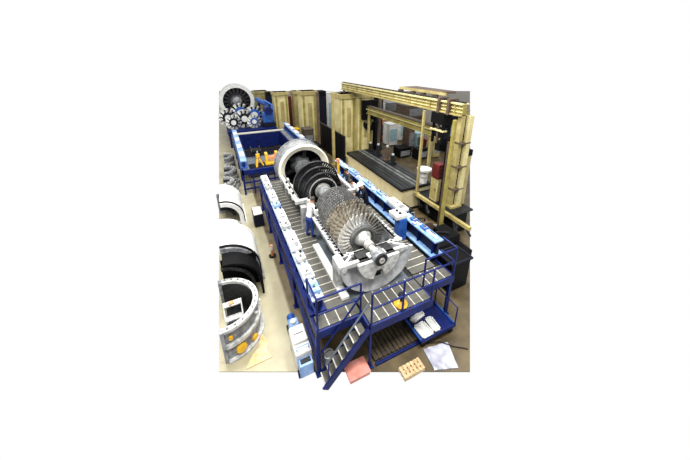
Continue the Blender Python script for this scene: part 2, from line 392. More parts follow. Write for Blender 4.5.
# ------------------------------------------------------------------ rail beams along both sides
def rail_beam(x0, x1, y0, y1, z0, z1, label, blocks):
    t = thing('track_beam', label, 'beam', ((x0+x1)/2, (y0+y1)/2, z0), 'track beams on the platform')
    xm = (x0+x1)/2; h = z1-z0
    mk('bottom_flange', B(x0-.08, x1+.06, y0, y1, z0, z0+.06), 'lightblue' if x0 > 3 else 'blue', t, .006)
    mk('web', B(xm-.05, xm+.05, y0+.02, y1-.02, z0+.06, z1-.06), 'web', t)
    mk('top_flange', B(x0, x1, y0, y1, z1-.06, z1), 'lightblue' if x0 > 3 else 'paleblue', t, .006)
    mk('guide_rail', B(xm-.05, xm+.05, y0+.1, y1-.1, z1, z1+.05), 'white', t, .006)
    n = int((y1-y0)/.8)
    for i in range(n+1):
        y = y0+.15+(y1-y0-.3)*i/n
        mk('stiffener', B(x0+.02, x1-.02, y-.012, y+.012, z0+.06, z1-.06), 'blue', t)
    for i in range(n):
        y = y0+.35+(y1-y0-.3)*i/n
        mk('slot_plate', B(xm+.07, xm+.15, y, y+.25, z1, z1+.012), 'navy', t)
        if i % 2: mk('clip', B(x0+.02, xm-.06, y, y+.18, z1, z1+.06), 'castwhite', t, .008)
    for (by, bl, bw, bh, m) in blocks:
        b = mk('rail_carriage', B(xm-bw/2, xm+bw/2, by, by+bl, z1+.05, z1+.05+bh), m, t, .015)
        mk('carriage_knob', MB().cyl(.04, 0, .05, (xm, by+bl/2, z1+.05+bh), 'Z', 10), 'slot', b)
        mk('carriage_plate', B(xm-bw*.36, xm+bw*.36, by+bl*.12, by+bl*.34, z1+.05+bh, z1+.06+bh), 'castgrey', b)
rail_beam(1.43, 1.80, 5.45, 14.8, DK+.006, 2.22, 'pale blue and white track beam along the aisle side of the platform',
          ((5.6, .35, .28, .12, 'lightblue'), (6.2, .55, .34, .08, 'white'), (7.0, .3, .3, .14, 'castwhite'), (7.6, 1.1, .36, .10, 'white'), (9.0, .4, .3, .16, 'castwhite'), (9.6, .9, .34, .09, 'white'), (10.8, .4, .3, .12, 'lightblue'), (11.4, 1.1, .32, .1, 'white'), (12.8, .5, .28, .14, 'castwhite'), (13.5, 1.1, .32, .08, 'white')))
rail_beam(5.92, 6.30, 5.75, 14.8, DK+.16, 2.50, 'pale blue track beam along the far right side of the platform by the table',
          ((6.4, .3, .2, .06, 'midblue'), (7.0, .3, .2, .06, 'midblue'), (7.75, 1.1, .40, .14, 'white'), (9.4, .5, .2, .07, 'lightblue'), (10.4, .8, .26, .06, 'lightblue'), (12.0, .9, .3, .07, 'lightblue')))
for i, y in enumerate((5.9, 8.7, 11.5, 14.3)):
    tag(mk('beam_support', B(5.97, 6.25, y, y+.3, DK+.006, DK+.155), 'midblue'), 'short blue block under the right track beam, number %s from the guard rail' % ('first second third fourth'.split()[i]), 'support block', 'blocks under the right track beam')
cb = thing('control_box', 'upright blue box with a white head against the right track beam', 'control box', (5.66, 7.35, DK))
mk('body', B(5.48, 5.84, 7.2, 7.52, DK+.006, 2.62), 'midblue', cb, .015)
mk('head', B(5.36, 5.86, 7.25, 7.8, 2.62, 2.80), 'white', cb, .03)
mk('socket', MB().cyl(.06, 0, .05, (5.62, 7.4, 2.80), 'Z', 12), 'darksteel', cb)
mk('socket', MB().cyl(.06, 0, .05, (5.62, 7.62, 2.80), 'Z', 12), 'darksteel', cb)

# ------------------------------------------------------------------ lamp pot on deck
lp = thing('work_lamp', 'yellow work lamp with a dark head standing on the front deck', 'lamp', (3.86, 4.74, DK))
mk('base', MB().rev([(.001, 0), (.19, 0), (.2, .03), (.15, .09), (.08, .12), (.001, .12)], (3.86, 4.74, DK+.008), 'Z', n=20).sm(), 'yellow', lp)
mk('stem', MB().cyl(.035, .12, .26, (3.86, 4.74, DK+.008), 'Z', 10), 'rubber', lp)
mk('lamp_head', MB().rev([(.001, .24), (.07, .24), (.10, .32), (.09, .38), (.001, .38)], (3.86, 4.74, DK+.008), 'Z', n=16).sm(), 'navy', lp)

# ------------------------------------------------------------------ people
def person(name, label, base, face, lean, height, top, legs, headwear, arms='work'):
    # skeleton in local frame: x right, y forward, z up (metres for a 1.75 m figure)
    s = height/1.75
    t = thing(name, label, 'person', base)
    R = Matrix.Rotation(face, 3, 'Z')
    hip = Vector((0, -.05*(lean > .3), .93))
    def up(v):                                     # lean the upper body forward about the hip
        d = Vector(v)-hip; c, n_ = math.cos(lean), math.sin(lean)
        return hip+Vector((d.x, d.y*c+d.z*n_, -d.y*n_+d.z*c))
    P = {'hip': hip, 'belly': up((0, .01, 1.10)), 'chest': up((0, .01, 1.32)), 'neckb': up((0, 0, 1.46)), 'neck': up((0, .02, 1.54)), 'head': up((0, .04, 1.64)), 'crown': up((0, .03, 1.71))}
    E = [('hip', 'belly'), ('belly', 'chest'), ('chest', 'neckb'), ('neckb', 'neck'), ('neck', 'head'), ('head', 'crown')]
    rad = {'hip': (.155, .12), 'belly': (.15, .115), 'chest': (.175, .12), 'neckb': (.09, .08), 'neck': (.055, .055), 'head': (.078, .095), 'crown': (.06, .07)}
    for sd, n_ in ((-1, 'l'), (1, 'r')):
        P['th'+n_] = Vector((sd*.10, 0, .86)); P['kn'+n_] = Vector((sd*.11, .03+.03*sd, .49)); P['an'+n_] = Vector((sd*.12, -.02+.04*sd, .09)); P['to'+n_] = Vector((sd*.14, .15+.04*sd, .045))
        rad.update({'th'+n_: (.095, .095), 'kn'+n_: (.062, .066), 'an'+n_: (.045, .05), 'to'+n_: (.042, .035)})
        P['sh'+n_] = up((sd*.19, 0, 1.42))
        if arms == 'work':
            P['el'+n_] = P['sh'+n_]+Vector((sd*.07, .12, -.24)); P['wr'+n_] = P['el'+n_]+Vector((-sd*.05, .21, -.10))
        else:
            P['el'+n_] = P['sh'+n_]+Vector((sd*.06, -.02, -.28)); P['wr'+n_] = P['el'+n_]+Vector((0, .08, -.24))
        rad.update({'sh'+n_: (.068, .068), 'el'+n_: (.046, .046), 'wr'+n_: (.032, .03)})
        E += [('hip', 'th'+n_), ('th'+n_, 'kn'+n_), ('kn'+n_, 'an'+n_), ('an'+n_, 'to'+n_), ('neckb', 'sh'+n_), ('sh'+n_, 'el'+n_), ('el'+n_, 'wr'+n_)]
    keys = list(P); ix = {k_: i for i, k_ in enumerate(keys)}
    me = bpy.data.meshes.new('body'); me.from_pydata([R @ (P[k_]*s) for k_ in keys], [(ix[a], ix[b]) for a, b in E], [])
    o = bpy.data.objects.new('body', me); COL.objects.link(o)
    sk = o.modifiers.new('skin', 'SKIN')
    for k_, d in zip(keys, me.skin_vertices[0].data): d.radius = (rad[k_][0]*s, rad[k_][1]*s); d.use_root = (k_ == 'hip')
    sub = o.modifiers.new('sub', 'SUBSURF'); sub.levels = sub.render_levels = 2
    dg = bpy.context.evaluated_depsgraph_get(); m2 = bpy.data.meshes.new_from_object(o.evaluated_get(dg))
    bpy.data.objects.remove(o)
    for n_ in (legs, top, 'skin', 'rubber'): m2.materials.append(MATS[n_])
    hipz = .98*s
    nk, cr = R @ (P['neck']*s), R @ (P['crown']*s)
    ax_ = (cr-nk).normalized()
    for p in m2.polygons:
        c = p.center; p.use_smooth = True
        hd = (c-nk).dot(ax_) > -.03*s and (c-nk).length < .35*s
        wr = any((c-R @ (P['wr'+q]*s)).length < .06*s for q in 'lr')
        lowpart = c.z < hipz and not any((c-R @ (P[a+q]*s)).length < .13*s for q in 'lr' for a in ('el', 'wr'))
        p.material_index = 2 if (hd or wr) else (3 if c.z < .1*s else (0 if lowpart else 1))
    body = bpy.data.objects.new('body', m2); COL.objects.link(body); body.parent = t; ORG[body.name] = ORG[t.name]
    hc = R @ (P['head']*s); fwd = R @ Vector((0, math.cos(lean), -math.sin(lean))); upv = ax_; rt = fwd.cross(upv)
    b0 = Vector(base)
    def W(a, b, c): return b0+hc+(rt*a+fwd*b+upv*c)*s
    fb = MB(); fb.add([W(-.014, .085, -.02), W(.014, .085, -.02), W(0, .118, -.018), W(0, .088, .03)], [(0, 1, 2), (0, 2, 3), (1, 3, 2), (0, 3, 1)])
    mk('nose', fb, 'skin', t)
    for sd in (-1, 1):
        mk('eye', MB().tube([W(sd*.03-.012, .083, .022), W(sd*.03+.012, .083, .022)], .007*s, 6), 'hair', t)
        mk('ear', MB().tube([W(sd*.080, .0, -.02), W(sd*.084, -.005, .03)], .014*s, 6), 'skin', t)
    mk('mouth', MB().tube([W(-.022, .083, -.048), W(.022, .083, -.048)], .006*s, 6), 'darkred', t)
    # hair cap / hard hat
    cap = MB(); n = 14; rings = 6; vs = []
    hat = headwear == 'hat'
    rx, ry, rz = (.125, .145, .13) if hat else (.09, .108, .105)
    for i in range(rings+1):
        ph = (PI*.5 if hat else PI*.56)*i/rings
        for j in range(n):
            a = 2*PI*j/n
            zc = rz*math.cos(ph)
            vs.append(W(rx*math.sin(ph)*math.cos(a), ry*math.sin(ph)*math.sin(a)-(0 if hat else .012), zc+.03+(.02 if not hat and math.sin(a) > .3 else 0)))
    cap.add(vs, [(i*n+j, i*n+(j+1) % n, (i+1)*n+(j+1) % n, (i+1)*n+j) for i in range(rings) for j in range(n)])
    if hat:
        k0 = len(cap.v)
        cap.add([W((rx+.03)*math.cos(2*PI*j/n), (ry+.03+.04*max(0, math.sin(2*PI*j/n)))*math.sin(2*PI*j/n), .025) for j in range(n)], [tuple(range(n))])
    mk('hard_hat' if hat else 'hair', cap.sm(), 'hat' if hat else 'hair', t)
    for q, sd in (('l', -1), ('r', 1)):
        wv = b0+R @ (P['wr'+q]*s); ev = b0+R @ (P['el'+q]*s); d = (wv-ev).normalized()
        side = (rt-d*rt.dot(d)).normalized(); nrm = side.cross(d)
        hm = MB()
        hm.tube([wv-d*.01*s, wv+d*.045*s, wv+d*.09*s], .036*s, 8, .034*s)
        for i, (off, ln) in enumerate(((-.027, .07), (-.009, .08), (.009, .076), (.027, .06))):
            p0 = wv+d*.085*s+side*off*s
            hm.tube([p0, p0+d*ln*.55*s, p0+(d*ln-nrm*.028*sd)*s], .0095*s, 6, .007*s)
        p0 = wv+d*.03*s-side*sd*.03*s
        hm.tube([p0, p0+(d*.035-side*sd*.025)*s, p0+(d*.07-side*sd*.03)*s], .011*s, 6, .008*s)
        mk('hand', hm.sm(), 'skin', t)
    return t
person('person', 'person in white hard hat and dark jacket leaning towards the rotor', (5.22, 9.35, DK+.004), math.radians(75), .35, 1.76, 'navy', 'navy', 'hat')
person('person', 'person in white shirt stooping beside the rotor among the workers', (5.20, 10.15, DK+.004), math.radians(95), .55, 1.72, 'shirt', 'charcoal', 'hair')
person('person', 'bareheaded person in dark clothes standing farthest along the right walkway', (5.15, 11.05, DK+.004), math.radians(100), .15, 1.76, 'charcoal', 'navy', 'hair')
person('person', 'person in white shirt and blue trousers on the left walkway', (2.47, 8.95, DK+.004), math.radians(-70), .25, 1.72, 'shirt', 'denim', 'hair')

# ------------------------------------------------------------------ near-side objects
rb = thing('crate', 'low pink-red crate on the floor under the stair', 'crate', (2.38, 4.58, 0))
mk('body', B(2.08, 2.69, 4.36, 4.80, 0, .13), 'red', rb, .01)
mk('lid', B(2.06, 2.71, 4.34, 4.82, .13, .16), 'red', rb, .01)
pl = thing('pallet', 'pale wooden pallet with gapped slats at the front edge of the floor', 'pallet', (3.80, 3.88, 0))
for i in range(6): mk('slat', B(3.46+i*.122, 3.54+i*.122, 3.78, 4.10, .12, .142), 'wood', pl)
for y in (3.78, 3.9, 4.02): mk('bearer', B(3.46, 4.15, y, y+.08, 0, .12), 'wood', pl)
sk_ = thing('timber_skid', 'dark slatted timber skid on the floor beneath the platform', 'skid', (3.75, 4.95, 0))
for i in range(11): mk('slat', B(2.98+i*.145, 3.09+i*.145, 4.58, 5.45, .07, .10), 'darkwood', sk_)
for y in (4.62, 5.3): mk('bearer', B(2.98, 4.54, y, y+.08, 0, .07), 'darkwood', sk_)
# plastic sheet
sh = MB(); nx, ny = 14, 14
c4 = [(4.40, 3.66), (5.06, 3.42), (5.34, 4.14), (4.50, 4.28)]
for top in (1, 0):
    for j in range(ny+1):
        for i in range(nx+1):
            u, v = i/nx, j/ny
            x = (c4[0][0]*(1-u)+c4[1][0]*u)*(1-v)+(c4[3][0]*(1-u)+c4[2][0]*u)*v
            y = (c4[0][1]*(1-u)+c4[1][1]*u)*(1-v)+(c4[3][1]*(1-u)+c4[2][1]*u)*v
            sh.v.append((x, y, .001 if not top else .02+.035*abs(math.sin(7*u+3*v+1.5*math.sin(6*v)))*random.uniform(.5, 1)))
q = (nx+1)*(ny+1)
for j in range(ny):
    for i in range(nx):
        a = j*(nx+1)+i; sh.f += [(a, a+1, a+nx+2, a+nx+1), (q+a, q+a+nx+1, q+a+nx+2, q+a+1)]
edge = [i for i in range(nx+1)]+[j*(nx+1)+nx for j in range(1, ny+1)]+[ny*(nx+1)+i for i in range(nx-1, -1, -1)]+[j*(nx+1) for j in range(ny-1, 0, -1)]
for a, b in zip(edge, edge[1:]+edge[:1]): sh.f.append((a, q+a, q+b, b))
tag(mk('plastic_sheet', sh.sm(), 'plastic'), 'crumpled pale grey plastic sheet spread on the floor by the cart', 'plastic sheet')
# cart
ct = thing('flat_cart', 'blue flat cart with an upright end frame beside the plastic sheet', 'cart', (5.1, 4.75, 0))
mk('tray', B(4.42, 5.80, 4.30, 5.30, .26, .32), 'blue', ct, .01)
for a in ((4.42, 5.80, 4.30, 4.34), (4.42, 5.80, 5.26, 5.30), (4.42, 4.46, 4.34, 5.26), (5.76, 5.80, 4.34, 5.26)): mk('tray_lip', B(*a, .32, .38), 'midblue' if a[1]-a[0] < .1 else 'blue', ct)
for y in (4.33, 4.80, 5.27): mk('frame_post', MB().tube([(5.78, y, .3), (5.78, y, 1.05)], .022, 8).sm(), 'blue', ct)
mk('push_bar', MB().tube([(5.78, 4.33, 1.05), (5.78, 5.27, 1.05)], .022, 8).sm(), 'blue', ct)
for x in (4.56, 5.66):
    for y in (4.38, 5.22):
        c_ = mk('caster', MB().tube([(x, y-.03, .1), (x, y+.03, .1)], .098, 14), 'rubber', ct)
        mk('caster_fork', B(x-.03, x+.03, y-.05, y+.05, .19, .26), 'darksteel', c_)
for i, (x, y, rz, a, b) in enumerate(((4.74, 4.60, .06, .44, .5), (5.14, 4.64, -.08, .28, .52), (4.86, 5.06, .2, .56, .2))):
    fr = MB(); k0 = len(fr.v)
    for bx in ((-a/2, a/2, -b/2, -b/2+.04), (-a/2, a/2, b/2-.04, b/2), (-a/2, -a/2+.04, -b/2, b/2), (a/2-.04, a/2, -b/2, b/2)): fr.box(*bx, .325+.0, .37)
    fr.box(-a/2+.03, a/2-.03, -b/2+.03, b/2-.03, .325, .335)
    cc, ss = math.cos(rz), math.sin(rz); fr.v = [(x+p[0]*cc-p[1]*ss, y+p[0]*ss+p[1]*cc, p[2]) for p in fr.v]
    tag(mk('metal_tray', fr, 'white'), ['wider white metal tray lying nearest the front edge of the cart', 'narrow white metal tray lying in the middle of the cart', 'short white metal tray lying askew at the back of the cart'][i], 'tray', 'white trays on the cart')
tag(mk('cable', MB().tube([(4.60, 4.42, .02), (4.8, 4.34, .07), (5.1, 4.22, .08), (5.4, 3.95, .03), (5.62, 3.80, .02), (5.75, 3.70, .02)], .014, 6).sm(), 'rubber'), 'thin black cable running from the cart over the plastic sheet', 'cable')
# white equipment beside the platform
we = thing('welding_machine', 'white and pale blue wheeled machine at the foot of the platform', 'machine', (1.05, 5.7, 0))
mk('body', B(.84, 1.30, 5.25, 6.15, .12, .72), 'white', we, .03)
mk('cover', B(.86, 1.28, 5.55, 6.1, .72, .82), 'white', we, .03)
mk('front_panel', B(.88, 1.26, 5.0, 5.25, .12, .58), 'lightblue', we, .02)
mk('vent_opening', B(.93, 1.21, 5.06, 5.2, .58, .59), 'darksteel', we)
mk('handle', MB().tube([(.9, 5.35, .72), (.9, 5.35, .88), (1.24, 5.35, .88), (1.24, 5.35, .72)], .018, 6), 'lightblue', we)
for x in (.87, 1.27):
    for y in (5.15, 6.0): mk('wheel', MB().tube([(x-.025, y, .1), (x+.025, y, .1)], .098, 14), 'rubber', we)
mk('label_strip', B(.92, 1.2, 5.8, 5.83, .821, .823), 'darkred', we)
pu = thing('pump', 'small white and blue pump standing behind the white machine', 'pump', (1.06, 6.55, 0))
mk('base', B(.88, 1.26, 6.3, 6.8, 0, .12), 'darksteel', pu, .01)
mk('tank', B(.92, 1.22, 6.32, 6.62, .12, .55), 'lightblue', pu, .03)
mk('motor', MB().tube([(1.06, 6.62, .35), (1.06, 6.88, .35)], .13, 16).sm(), 'midblue', pu)
mk('tank_cap', MB().cyl(.09, 0, .06, (1.06, 6.46, .55), 'Z', 14), 'white', pu)
bk = thing('bucket', 'white plastic bucket on the floor behind the stair', 'bucket', (1.78, 5.2, 0))
mk('body', MB().rev([(.001, 0), (.13, 0), (.16, .32), (.145, .32), (.12, .02), (.001, .02)], (1.78, 5.2, 0), 'Z', n=20).sm(), 'white', bk)
mk('handle', MB().tube([(1.63, 5.2, .3), (1.66, 5.2, .4), (1.78, 5.2, .45), (1.90, 5.2, .4), (1.93, 5.2, .3)], .008, 6), 'darksteel', bk)
wp = thing('warning_post', 'white and orange marker post by the platform leg in the aisle', 'post', (1.13, 10.6, 0))
mk('base', MB().cyl(.16, 0, .06, (1.13, 10.6, 0), 'Z', 16), 'rubber', wp)
mk('post', MB().cyl(.06, .06, .6, (1.13, 10.6, 0), 'Z', 12), 'orange', wp)
mk('band', MB().ring(.07, .055, .38, .54, (1.13, 10.6, 0), 'Z', n=12), 'white', wp)

# ------------------------------------------------------------------ casings left of the aisle
X0 = -.88
c1 = thing('casing_half', 'grey half casing standing on end with yellow discs, nearest in the aisle', 'turbine casing', (X0, 7.5, 0))
cc = (X0, 7.5, 0); A0, A1 = -PI/2, PI/2
mk('shell', MB().rev([(.99, .05), (1.03, .05), (1.0, 1.1), (.96, 1.1)], cc, 'Z', A0, A1, 32).sm(), 'castgrey', c1)
mk('inner_liner', MB().rev([(.95, .03), (.98, .03), (.95, 1.09), (.92, 1.09)], cc, 'Z', A0, A1, 32).sm(), 'darksteel', c1)
mk('floor_plate', MB().rev([(.001, .0), (.95, .0), (.95, .025), (.001, .025)], cc, 'Z', A0, A1, 32), 'darksteel', c1)
mk('top_rim', MB().ring(1.08, .92, 1.1, 1.2, cc, 'Z', A0, A1, 32).sm(), 'castwhite', c1)
mk('middle_band', MB().ring(1.10, 1.01, .52, .64, cc, 'Z', A0, A1, 32).sm(), 'castwhite', c1)
mk('bottom_flange', MB().ring(1.16, .96, 0, .06, cc, 'Z', A0, A1, 32).sm(), 'castwhite', c1)
for sgn in (-1, 1): mk('split_flange', B(X0-.1, X0, *sorted((7.5+sgn*.90, 7.5+sgn*1.1)), .0, 1.2), 'castgrey', c1, .01)
for i in range(14):
    a = A0+PI*(i+.5)/14
    mk('rim_bolt', MB().cyl(.03, 1.2, 1.235, (X0+1.0*math.cos(a), 7.5+1.0*math.sin(a), 0), 'Z', 8), 'castgrey', c1)
for a, z, r in ((-1.20, .26, .16), (-.72, .12, .11), (-1.42, .86, .06)):
    d = Vector((math.cos(a), math.sin(a), 0)); p = Vector((X0, 7.5, z))+d*1.02
    mk('port_cover', MB().tube([p, p+d*.07], r, 18), 'yellow', c1, label='round yellow cover')
for a in (-.5, -.05, .4):
    d = Vector((math.cos(a), math.sin(a), 0)); p = Vector((X0, 7.5, .9))+d*1.0
    mk('lifting_lug', MB().tube([p, p+d*.12], .05, 10), 'castwhite', c1)
sl = thing('step_stool', 'silver step stool standing inside the nearest grey casing', 'step stool', (-.72, 7.2, .027))
for i, z in enumerate((.36, .72, 1.08)): mk('step', B(-.84, -.36, 6.98+i*.22, 7.18+i*.22, z-.05, z), 'castwhite', sl, .006)
for x in (-.86, -.34):
    mk('leg', MB().bar((x, 6.98, .045), (x, 7.62, 1.06), .035, .06), 'white', sl)
    mk('leg', MB().bar((x, 7.78, .045), (x, 7.62, 1.04), .035, .06), 'white', sl)
tag(mk('rag', MB().cbox(-.62, 7.5, 1.082, .16, .12, .05, .3), 'orange', None, .02), 'small orange rag lying on the step stool', 'rag')
cp = [at(x, y, Z=0) for x, y in ((261, 333), (268, 341), (267, 350), (272, 357), (258, 364), (246, 369.5), (253, 355), (259, 348))]
cm = MB(); n8 = len(cp)
cm.add([(p.x, p.y, z) for z in (.003, .022) for p in cp], [tuple(range(n8)), tuple(range(2*n8-1, n8-1, -1))]+[(i, (i+1) % n8, n8+(i+1) % n8, n8+i) for i in range(n8)])
tag(mk('cardboard_sheet', cm, 'card'), 'torn tan cardboard sheet on the floor beside the nearest casing', 'cardboard')
def arch(name, label, cx, y0, y1, R, skirt, th, mats, a1=PI*.52, liner=True):
    t = thing(name, label, 'turbine casing', (cx+R*.5, (y0+y1)/2, 0))
    c = (cx, 0, skirt)
    def shell(r0, r1, ya, yb, nm, m):
        mb = MB().ring(r1, r0, ya, yb, c, 'Y', 0, a1, 20)
        mb.box(cx+r0, cx+r1, ya, yb, 0, skirt)
        mk(nm, mb.sm(), m, t)
    shell(R-th, R, y0+.12, y1, 'outer_shell', mats[0])
    shell(R-.04, R+.03, y0+.02, y0+.12, 'black_seal', mats[1])
    shell(R-th*1.9, R-.02, y0-.06, y0+.02, 'end_face', mats[2])
    if liner: shell(R-th*1.9-.03, R-th*1.5, y0+.02, y1-.05, 'inner_liner', mats[3])
    shell(R-th, R+.06, y1, y1+.08, 'end_flange', mats[0])
    mk('base_flange', B(cx+R-th, cx+R+.1, y0, y1, 0, .06), mats[2], t)
    return t, c
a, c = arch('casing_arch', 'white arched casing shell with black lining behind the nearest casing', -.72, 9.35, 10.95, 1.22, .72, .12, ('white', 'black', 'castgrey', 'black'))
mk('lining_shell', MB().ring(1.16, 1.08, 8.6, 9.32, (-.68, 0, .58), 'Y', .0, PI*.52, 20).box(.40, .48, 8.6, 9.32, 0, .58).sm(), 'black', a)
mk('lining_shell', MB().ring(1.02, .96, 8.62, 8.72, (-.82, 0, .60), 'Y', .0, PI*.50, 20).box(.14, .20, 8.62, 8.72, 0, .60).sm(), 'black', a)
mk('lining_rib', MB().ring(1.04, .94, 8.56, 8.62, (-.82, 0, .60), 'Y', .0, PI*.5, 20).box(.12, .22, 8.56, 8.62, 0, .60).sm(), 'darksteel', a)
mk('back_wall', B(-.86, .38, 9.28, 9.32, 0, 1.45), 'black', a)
a, c = arch('casing_arch', 'white arched casing shell with grey interior, farther up the aisle', -.7, 14.0, 16.2, 1.0, .45, .12, ('white', 'black', 'white', 'darksteel'))
mk('back_wall', MB().prism([(-.95, 0), (.1, 0), (.1, .45)]+[(-.7+.8*math.cos(i*.13), .45+.8*math.sin(i*.13)) for i in range(1, 13)]+[(-.95, 1.24)], 15.6, 15.66), 'castgrey', a)
mk('inner_ring', MB().ring(.62, .45, 14.2, 14.3, (-.7, 0, .45), 'Y', 0, PI*.56, 16).sm(), 'darksteel', a)
rc = thing('diaphragm', 'white curved segment with a dark red band lying between the arched casings', 'casing segment', (-.4, 12.3, 0))
mk('lower_body', MB().rev([(.55, 0), (1.18, 0), (1.18, .4), (.55, .4)], (-.95, 12.4, 0), 'Z', -PI/2, PI/2, 20).sm(), 'white', rc)
mk('red_band', MB().ring(1.20, .8, .4, .52, (-.95, 12.4, 0), 'Z', -PI/2, PI/2, 20).sm(), 'darkred', rc)
mk('upper_body', MB().rev([(.6, .52), (1.12, .52), (1.0, .86), (.62, .86)], (-.95, 12.4, 0), 'Z', -PI/2, PI/2, 20).sm(), 'white', rc)
mk('end_pin', MB().cyl(.08, .86, .94, (-.0, 12.6, 0), 'Z', 12), 'castgrey', rc)
for i, (xx, yy, r, z0, hh, lab) in enumerate(((-.55, 18.0, .85, 0, .5, 'mottled grey ring segment lowest in the stack beyond the arched casings'), (-.55, 18.1, .7, .51, .45, 'smaller mottled grey ring segment on top of the aisle stack'),
        (-.45, 20.6, .9, 0, .8, 'tall grey ring segment beside the far platform leg'), (-.35, 23.6, .8, 0, .9, 'grey ring segment farthest up the aisle'), (.2, 19.2, .3, 0, .45, 'small round grey flange on the floor by the aisle stack'))):
    g = thing('ring_segment', lab, 'ring segment', (xx+r*.4, yy, z0), 'ring segments in the aisle')
    a0_, a1_ = (-PI/2, PI/2) if i < 4 else (0, 2*PI)
    mk('body', MB().ring(r, r*.6, z0, z0+hh, (xx, yy, 0), 'Z', a0_, a1_, 18).sm(), 'castgrey', g)
    mk('rim', MB().ring(r*1.06, r*.95, z0+hh*.4, z0+hh*.6, (xx, yy, 0), 'Z', a0_, a1_, 18).sm(), 'castwhite', g)
    mk('bore', MB().ring(r*.6, r*.5, z0+.02, z0+hh*.8, (xx, yy, 0), 'Z', a0_, a1_, 18).sm(), 'darksteel', g)
    for j in range(8):
        aa = a0_+(a1_-a0_)*(j+.5)/8
        if i != 0: mk('lug', MB().cbox(xx+r*.8*math.cos(aa), yy+r*.8*math.sin(aa), z0+hh, .08*r/.8, .16*r/.8, .08, aa), 'castwhite', g)
tc_ = thing('tool_cabinet', 'dark blue tool cabinet against the aisle side of the platform', 'cabinet', (.95, 13.6, 0))
mk('body', B(.72, 1.2, 13.2, 14.1, .08, .75), 'navy', tc_, .02)
for i in range(3): 
    d_ = mk('drawer', B(.70, .72, 13.25, 14.05, .13+i*.2, .30+i*.2), 'darksteel', tc_)
    mk('drawer_handle', B(.68, .70, 13.5, 13.8, .24+i*.2, .26+i*.2), 'steel', d_)
mk('top_tray', B(.74, 1.18, 13.22, 14.08, .75, .79), 'white', tc_, .01)
for x in (.78, 1.12):
    for yy in (13.3, 14.0): mk('wheel', MB().tube([(x-.02, yy, .04), (x+.02, yy, .04)], .04, 10), 'rubber', tc_)

# ------------------------------------------------------------------ far platform
fp = thing('work_platform', 'blue frame platform around an open pit beyond the first platform', 'platform', (3.3, 22.5, 0))
FXL, FXR, FY0, FY1, FZ = .62, 6.0, 17.4, 28.0, 1.7
for a_ in ((FXL, FXR, FY0, FY0+.14, 1.4, FZ), (FXL, FXR, FY1-.14, FY1, 1.2, FZ), (FXL, FXL+.12, FY0, FY1, 1.2, FZ), (FXR-.12, FXR, FY0, FY1, 1.4, FZ)): mk('edge_beam', B(*a_), 'blue', fp)
mk('pit_wall', B(1.15, 1.22, 20.0, 27.2, .2, FZ-.05), 'blue', fp); mk('pit_wall', B(5.0, 5.07, 20, 27.2, .2, FZ-.05), 'blue', fp); mk('pit_wall', B(1.15, 5.07, 27.2, 27.27, .2, FZ-.05), 'blue', fp)
mk('far_walkway', B(.74, 5.88, 27.3, 27.86, FZ-.05, FZ+.01), 'batten', fp)
mk('side_walkway', B(5.08, 5.88, 17.6, 27.28, FZ-.05, FZ), 'castgrey', fp)
mk('side_walkway', B(.74, 1.14, 17.6, 27.28, FZ-.05, FZ), 'plate', fp)
mk('near_walkway', B(1.15, 5.07, 18.6, 20.0, FZ-.05, FZ), 'plate', fp)
for x in (FXL+.06, 2.2, 3.4, FXR-.06):
    for yy in (FY0+.07, FY1-.07): mk('leg', B(x-.06, x+.06, yy-.06, yy+.06, 0, 1.4), 'blue', fp)
for yy in (20, 22.6, 25.2):
    for x in (FXL+.06, FXR-.06): mk('leg', B(x-.06, x+.06, yy-.06, yy+.06, 0, 1.4), 'blue', fp)
for z in (.35, .8): mk('ladder_rail', B(FXL+.1, FXR-.1, FY0+.03, FY0+.1, z, z+.09), 'blue', fp)
for x in (1.25, 1.7, 2.6, 3.0): mk('ladder_stile', B(x, x+.08, FY0+.02, FY0+.1, 0, 1.4), 'blue', fp)
mk('floor_tray', B(1.3, 4.9, 20.2, 27.1, .0, .06), 'navy', fp)
def far_beam(x0, x1, y0, y1, z0, z1, lab):
    t = thing('track_beam', lab, 'beam', ((x0+x1)/2, (y0+y1)/2, z0), 'track beams on the far platform')
    mk('top_flange', B(x0, x1, y0, y1, z1-.08, z1), 'lightblue', t, .01); mk('bottom_flange', B(x0-.03, x1+.03, y0, y1, z0, z0+.08), 'midblue', t)
    mk('web', B((x0+x1)/2-.06, (x0+x1)/2+.06, y0, y1, z0+.08, z1-.08), 'blue', t)
    for i in range(4):
        yy = y0+(y1-y0)*(.1+.22*i); mk('rail_carriage', B(x0+.03, x1-.03, yy, yy+.8, z1, z1+.12), 'white', t, .02)
far_beam(.66, 1.04, 17.8, 27.0, FZ+.006, 2.25, 'white and pale blue track beam on the aisle side of the far platform')
far_beam(5.55, 5.95, 20.5, 28.0, FZ+.006, 2.3, 'pale blue track beam on the right side of the far platform')
